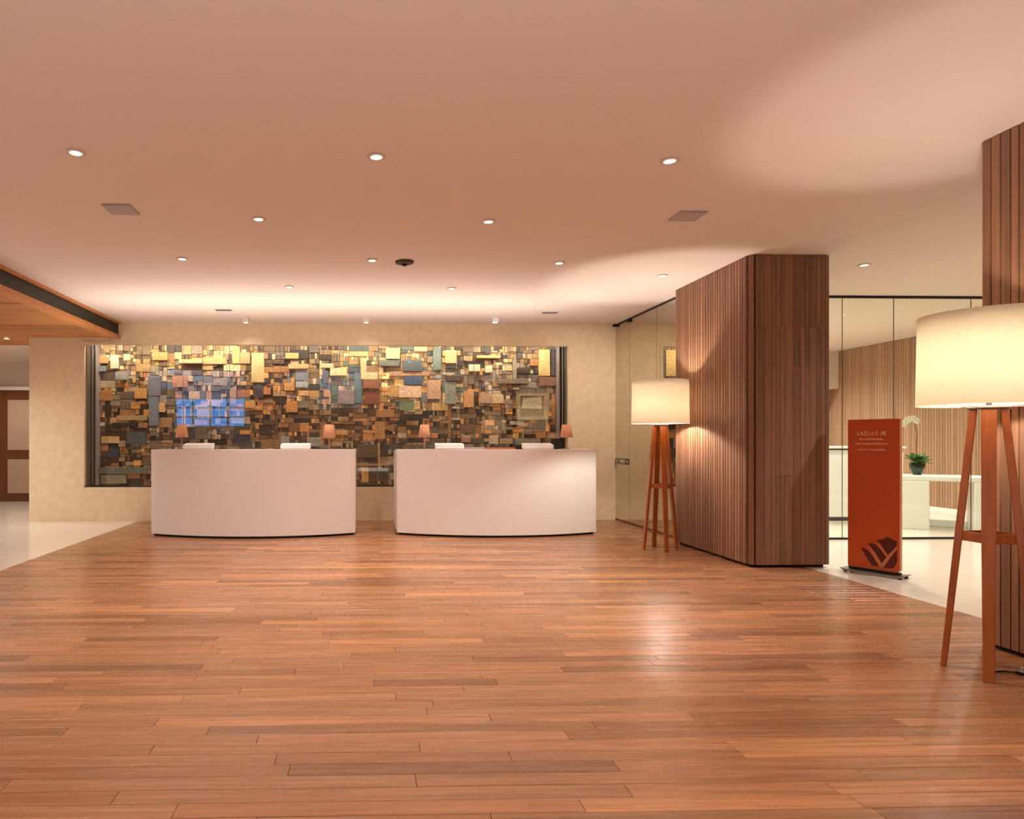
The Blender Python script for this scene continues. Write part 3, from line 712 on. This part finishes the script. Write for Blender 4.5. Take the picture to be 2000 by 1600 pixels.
# ------------------------------------------------------------------ floor lamps
def floor_lamp(loc, rz, label, power):
    r = empty('floor_lamp', (loc[0], loc[1], 0), label, 'lamp', 'four-legged drum floor lamps', rz)
    sh = MB().lathe([(.308, 1.438), (.300, 1.928), (.297, 1.928), (.305, 1.438)], 96, close=True)
    sh.build('lamp_shade', M['shade'], r, local=True)
    for k in range(4):
        a = PI / 2 * k
        zt, rt, rb = 1.415, .062, .185
        m = MB()
        wt, wb, tt, tb = .034, .023, .017, .014      # half widths at top and bottom
        def ring(rad, z, w_, t_): return [(rad - t_, -w_, z), (rad + t_, -w_, z), (rad + t_, w_, z), (rad - t_, w_, z)]
        ps = ring(rb, 0.0, wb, tb) + ring(rb + (rt - rb) * .52, .74, wt * .86, tt) + ring(rt, zt, wt * .9, tt)
        m.add(ps, [(3, 2, 1, 0), (8, 9, 10, 11)] + [(q * 4 + i, q * 4 + (i + 1) % 4, q * 4 + 4 + (i + 1) % 4, q * 4 + 4 + i) for q in (0, 1) for i in range(4)])
        m.rot(Matrix.Rotation(a, 4, 'Z')).build('leg', M['legwood'], r, bevel=.004, local=True)
    for k in range(4):                               # stretchers between neighbouring legs
        a = PI / 2 * k; q = .128 - .012
        p0 = Vector((q, 0, 0)); p1 = Vector((0, q, 0)); mid = (p0 + p1) / 2; L_ = (p1 - p0).length
        m = MB().box(-L_ / 2 + .02, L_ / 2 - .02, -.01, .01, .705, .755)
        m.rot(Matrix.Rotation(a, 4, 'Z') @ Matrix.Translation(mid) @ Matrix.Rotation(math.atan2(1, -1), 4, 'Z')).build('stretcher', M['legwood'], r, local=True)
    MB().lathe([(0, 1.416), (.088, 1.416), (.088, 1.432), (0, 1.432)], 24).build('mounting_plate', M['steel'], r, local=True)
    m = MB(); m.lathe([(.012, 1.432), (.012, 1.50), (.02, 1.502), (.02, 1.535), (0, 1.535)], 16)
    m.build('lamp_holder', M['steel'], r, local=True)
    m = MB()
    for k in range(3):
        a = 2 * PI * k / 3 + .4
        m.tube([(.05 * math.cos(a), .05 * math.sin(a), 1.43), (.299 * math.cos(a), .299 * math.sin(a), 1.44)], .003, 6)
    m.build('shade_carrier', M['steel'], r, local=True)
    m = MB(); m.lathe([(0.012, 1.5355), (.02, 1.545), (.034, 1.575), (.030, 1.60), (.016, 1.612), (0.001, 1.614)], 20); bo = m.build('bulb', M['bulb'], r, local=True)
    l = bpy.data.lights.new('bulb_light', 'POINT'); l.energy = power; l.color = (1, .91, .81); l.shadow_soft_size = .045
    lo = bpy.data.objects.new('bulb_light', l); COL.objects.link(lo); lo.parent = r; lo.location = (0, 0, 1.578)
    bo.visible_shadow = True
    return r
NL = (3.345, 3.43); FLP = on_y(1290, 860, 7.4)
floor_lamp(NL, math.atan2(3.43, 3.345), 'large near floor lamp with drum shade, cut by the right edge', 37)
floor_lamp((3.365, 7.4), math.atan2(7.4, 3.33) + math.radians(21), 'far floor lamp with glowing drum shade beside the slatted column', 80)
# the near lamp's lead and foot switch
cp = [on_h(1946, 1312, .006), on_h(1962, 1311, .006), on_h(1980, 1313, .006), on_h(1993, 1315, .006)]
cp = [Vector((NL[0] + .03, NL[1] + .02, .006))] + cp + [on_h(2060, 1300, .006)]
tag(MB().tube(cp, .005, 6).build('lamp_lead', M['black']), 'black lead lying on the parquet behind the near lamp', 'cable')
q = on_h(1996, 1318, .0)
fs_ = empty('foot_switch', (q.x, q.y, .0115), 'small chrome foot switch on the floor at the right edge', 'switch')
MB().lathe([(0, .0005), (.024, .0005), (.026, .008), (.018, .018), (0, .02)], 20, (q.x, q.y)).rot(Matrix.Translation((0, 0, .0115))).build('housing', M['steel'], fs_)
MB().lathe([(0, .0201), (.009, .0201), (.008, .026), (0, .027)], 16, (q.x, q.y)).rot(Matrix.Translation((0, 0, .0115))).build('button', M['paper'], fs_)

# ------------------------------------------------------------------ orange totem sign
SL, SR = on_h(1656, 1104, .055), on_h(1757, 1119, .055)
dv = SR - SL; sw = dv.length; sa = math.atan2(dv.y, dv.x)
sg = empty('totem_sign', (SL.x, SL.y, 0), 'orange totem sign with pale lettering standing on the stone floor', 'sign', rz=sa)
ST = on_y(1656, 820, SL.y).z
def rrect(x0, x1, z0, z1, r, n=5, corners=(0, 1, 1, 0)):     # rounded bottom-right corner etc: order BL, BR, TR, TL
    out = []
    for (cx_, cz_, a0, on) in ((x0, z0, PI, corners[0]), (x1, z0, 1.5 * PI, corners[1]), (x1, z1, 0, corners[2]), (x0, z1, .5 * PI, corners[3])):
        if not on: out.append((cx_, cz_)); continue
        ox = cx_ + (r if cx_ == x0 else -r); oz = cz_ + (r if cz_ == z0 else -r)
        for k in range(n + 1): a = a0 + PI / 2 * k / n; out.append((ox + r * math.cos(a), oz + r * math.sin(a)))
    return out
def plate(pts, y0, y1):
    m_ = MB(); n = len(pts)
    m_.add([(x, y0, z) for x, z in pts] + [(x, y1, z) for x, z in pts], [tuple(range(n)), tuple(range(2 * n - 1, n - 1, -1))] + [(i, i + n, (i + 1) % n + n, (i + 1) % n) for i in range(n)])
    return m_
plate(rrect(0, sw, .05, ST, .035, corners=(0, 1, 0, 0)), .006, .05).build('sign_body', M['sign_edge'], sg, local=True)
plate(rrect(.0, sw - .008, .06, ST - .004, .03, corners=(0, 1, 0, 0)), 0, .0055).build('sign_face', M['sign'], sg, local=True)
MB().box(-.0, sw, .01, .045, .03, .0495).build('sign_foot', M['dark'], sg, local=True)
plate([(-.05, .03), (-.02, .012), (sw + .02, .012), (sw + .05, .032), (sw + .03, .034), (sw, .028), (0, .028)], -.05, .11).build('base_plate', M['steel'], sg, local=True)
for xx in (-.02, sw + .0): 
    for yy in (-.04, .09): MB().box(xx, xx + .025, yy, yy + .02, 0.0, .0118).build('base_foot', M['black'], sg, local=True)
# emblem: feather-like maroon lobes and pale strokes
def upx(px): return (px - 1656) / (1757 - 1656) * sw
def vpy(py, px=1706): # height of photo row on the sign face
    yb = 1104 + (px - 1656) / 101 * 15; yt = 820
    return .055 + (yb - py) / (yb - yt) * (ST - .055)
def dec(pts, mat, name, k):
    m_ = plate([(upx(x), vpy(yv, x)) for x, yv in pts][::-1], -.0006 * k, -.0003); m_.build(name, M[mat], sg, local=True)
dec([(1682,1070),(1688,1070),(1697,1076),(1704,1084),(1720,1107),(1704,1105),(1697,1094),(1690,1082)], 'maroon', 'emblem_lobe', 1)
dec([(1697,1063),(1702,1061),(1712,1064),(1720,1072),(1734,1091),(1723,1105),(1712,1085),(1703,1071)], 'maroon', 'emblem_lobe', 1)
dec([(1713,1056),(1728,1053),(1734,1049),(1752,1058),(1752,1066),(1736,1088),(1722,1064)], 'maroon', 'emblem_lobe', 1)
dec([(1752,1072),(1753,1098),(1746,1110),(1738,1111),(1727,1109)], 'maroon', 'emblem_lobe', 1)
dec([(1697,1067),(1702,1069),(1712,1082),(1724,1102),(1722,1109),(1719,1108),(1708,1088)], 'pink', 'emblem_stroke', 2)
dec([(1713,1062),(1718,1064),(1727,1073),(1735,1085),(1733,1088),(1724,1076)], 'pink', 'emblem_stroke', 2)
dec([(1752,1068),(1753,1073),(1740,1088),(1726,1108),(1721,1110),(1722,1103),(1737,1083)], 'pink', 'emblem_stroke', 2)
def text(s, px0, px1, py0, py1, name='lettering'):
    cu = bpy.data.curves.new(name, 'FONT'); cu.body = s; cu.align_x = 'LEFT'; cu.extrude = .0004; cu.resolution_u = 2
    o = bpy.data.objects.new('tmp', cu); COL.objects.link(o); bpy.context.view_layer.update()
    me = bpy.data.meshes.new_from_object(o.evaluated_get(bpy.context.evaluated_depsgraph_get())); bpy.data.objects.remove(o)
    xs_ = [v.co.x for v in me.vertices]; ys_ = [v.co.y for v in me.vertices]
    x0, x1, z0, z1 = upx(px0), upx(px1), vpy(py1), vpy(py0)
    sx = (x1 - x0) / (max(xs_) - min(xs_)); sz = (z1 - z0) / (max(ys_) - min(ys_)); mx_, my_ = min(xs_), min(ys_)
    for v in me.vertices: v.co = (x0 + (v.co.x - mx_) * sx, -.0005 - v.co.z, z0 + (v.co.y - my_) * sz)
    me.materials.clear(); me.materials.append(M['lettering'])
    o = bpy.data.objects.new(name, me); COL.objects.link(o); o.parent = sg
text('6 AZU 4 O  PR', 1675, 1732, 844, 852)
text('Bonenhaleanty', 1680, 1726, 856, 862)
text('aste naspastababissana', 1671, 1735, 865, 871)
text('atioras l issanialinia.', 1677, 1732, 877, 881)

# ------------------------------------------------------------------ ceiling fittings
def downlight_proto(label):
    r = empty('downlight', (0, 0, H), label, 'ceiling light', 'round recessed downlights in the lobby ceiling')
    MB().lathe([(.038, -.0005), (.056, -.0005), (.058, -.006), (.036, -.010), (.036, -.0005)], 28).build('trim_ring', M['ceiling'], r, local=True)
    MB().lathe([(0, -.006), (.035, -.006)], 24).build('lens', M['lens'], r, local=True)
    l = bpy.data.lights.new('spot', 'SPOT'); l.energy = SPOT_E; l.spot_size = math.radians(98); l.spot_blend = .75; l.color = WARM; l.shadow_soft_size = .035
    lo = bpy.data.objects.new('spot', l); COL.objects.link(lo); lo.parent = r; lo.location = (0, 0, -.02)
    return r
DL = [((148,297), 'lit downlight near the left edge, front row'), ((735,305), 'largest lit downlight in the middle of the front row'), ((1308,313), 'lit downlight at the right of the front row, above the grey panel'),
      ((505,427), 'lit downlight left in the second row'), ((954,432), 'lit downlight right in the second row'),
      ((356,505), 'lit downlight leftmost in the third row'), ((727,508), 'lit downlight beside the dark round detector'), ((1092,513), 'lit downlight rightmost in the third row'),
      ((565,560), 'lit downlight left in the row nearest the back wall'), ((882,563), 'lit downlight right in the row nearest the back wall'),
      ((1688,517), 'lit downlight right of the far slatted column'), ((1294,538), 'lit downlight above the far floor lamp, in its pool of light')]
proto = None
for (px, py), lb in DL:
    p = on_h(px, py, H)
    if proto is None: proto = downlight_proto(lb); o = proto
    else: o = copy_tree(proto); o['label'] = lb
    o.location = (p.x, p.y, H)
    if px in (1294,):
        for ch in o.children:
            if ch.type == 'LIGHT': ch.data = ch.data.copy(); ch.data.energy = 15
def relight(o, e, col):
    for ch in o.children:
        if ch.type == 'LIGHT': ch.data = ch.data.copy(); ch.data.energy = e; ch.data.color = col; ch.data.spot_size = math.radians(150)
SIDE = (1.0, .95, .87)
# the same lighting goes on behind the viewer
for x_, y_, lb in ((-2.9, 1.6, 'left in the row just ahead of the viewer'), (-1, 1.6, 'second from left in the row just ahead of the viewer'), (.9, 1.6, 'third in the row just ahead of the viewer'), (2.7, 1.4, 'right in the row just ahead of the viewer'),
                   (-1.9, -.8, 'left in the row behind the viewer'), (0, -.8, 'middle of the row behind the viewer'), (1.9, -.8, 'right in the row behind the viewer')):
    o = copy_tree(proto); o.location = (x_, y_, H); o['label'] = 'recessed downlight ' + lb; relight(o, 62, WARM)
for x_, y_, e_, lb in ((6.3, 4.6, 260, 'over the stone floor behind the near column'), (6.9, 6.9, 200, 'over the stone floor in front of the glass partition'),
                   (6.2, 9.35, 300, 'as added hidden fill at the left of the white counter in the glazed room'), (7.9, 12.6, 320, 'as added hidden fill at the far end of the glazed room'), (9.2, 9.0, 240, 'as added hidden fill beside the pale slatted wall in the glazed room'), (7.2, 11.4, 230, 'as added hidden fill behind the white counter in the glazed room')):  # glazed-room lights are added out of sight to brighten that room
    o = copy_tree(proto); o.location = (x_, y_, H); o['label'] = 'recessed downlight ' + lb; relight(o, e_, SIDE)
# soffit and side room
q = on_h(13, 661, 2.826)
for x_, y_, z_, e_, lb in ((q.x, q.y, 2.826, 90, 'small downlight in the timber soffit at the left edge'), (-6.8, 6.5, 2.826, 180, 'downlight in the timber soffit above the stone floor'),
                       (-5.6, 8.4, 2.826, 180, 'downlight in the timber soffit near the plaster wall'), (-6.9, 12.4, 2.82, 90, 'downlight in the side room ceiling'), (-5.0, 4.4, 2.826, 180, 'downlight in the front part of the timber soffit')):
    o = copy_tree(proto); o.location = (x_, y_, z_); o['label'] = lb; o['group'] = 'downlights in the timber soffit'; relight(o, e_, SIDE)
# square grey panels
for px, py, lb in ((236, 408, 'square grey ceiling panel at the left'), (1343, 421, 'square grey ceiling panel at the right, behind the front downlight')):
    p = on_h(px, py, H); r = empty('ceiling_panel', (p.x, p.y, H), lb, 'panel', 'square grey ceiling panels')
    MB().box(-.11, .11, -.11, .11, -.012, -.0005).build('frame', M['vent'], r, bevel=.002, local=True)
    MB().box(-.098, .098, -.098, .098, -.0135, -.0125).build('grille', M['vent'], r, local=True)
for px, py, lb in ((437, 605, 'narrow linear air slot left, near the back wall'), (1074, 610, 'narrow linear air slot right, near the back wall')):
    p = on_h(px, py, H); r = empty('linear_vent', (p.x, p.y, H), lb, 'vent', 'narrow linear air slots')
    MB().box(-.115, .115, -.035, .035, -.01, -.0005).build('frame', M['vent'], r, local=True)
    for s in (-.02, 0, .02): MB().box(-.105, .105, s - .006, s + .006, -.013, -.0105).build('slot', M['vented'], r, local=True)
p = on_h(790, 511, H); r = empty('round_detector', (p.x, p.y, H), 'dark round detector on the ceiling in the middle of the lobby', 'detector')
MB().lathe([(0, -.0005), (.095, -.0005), (.09, -.018), (.05, -.028), (0, -.03)], 32).build('housing', M['vented'], r, local=True)
MB().lathe([(0, -.0305), (.03, -.0305), (.024, -.045), (0, -.048)], 20).build('sensor_cap', M['dark'], r, local=True)
for px, lb in ((967, 'small white wall-wash fitting above the right desk'), (480, 'small white wall-wash fitting above the left desk'), (715, 'small white wall-wash fitting above the gap between the desks')):
    p = on_h(px, 621, H)
    r = empty('wall_washer', (p.x, p.y, H), lb, 'ceiling light', 'small wall-wash fittings')
    MB().box(-.045, .045, -.045, .045, -.07, -.0005).build('housing', M['paper' if px == 967 else 'ceiling'], r, bevel=.004, local=True)
    MB().lathe([(0, -.0705), (.03, -.0705)], 16).build('lens', M['lens'], r, local=True)
    l = bpy.data.lights.new('spot', 'SPOT'); l.energy = 6; l.spot_size = math.radians(95); l.spot_blend = .8; l.color = WARM2; l.shadow_soft_size = .02
    lo = bpy.data.objects.new('spot', l); COL.objects.link(lo); lo.parent = r; lo.location = (0, 0, -.08); lo.rotation_euler = (math.radians(28), 0, 0)

for x_, e_ in ((3.35, 85), (-4.75, 13), (-3.0, 20), (.0, 24)):       # wall washers without a visible body: light only
    l = bpy.data.lights.new('wall_wash', 'SPOT'); l.energy = e_; l.spot_size = math.radians(100); l.spot_blend = 1; l.color = WARM2; l.shadow_soft_size = .012
    lo = bpy.data.objects.new('wall_wash', l); COL.objects.link(lo); lo.location = (x_, 8.3, H - .05 if x_ > XS else 2.8); lo.rotation_euler = (math.radians(48), 0, 0)
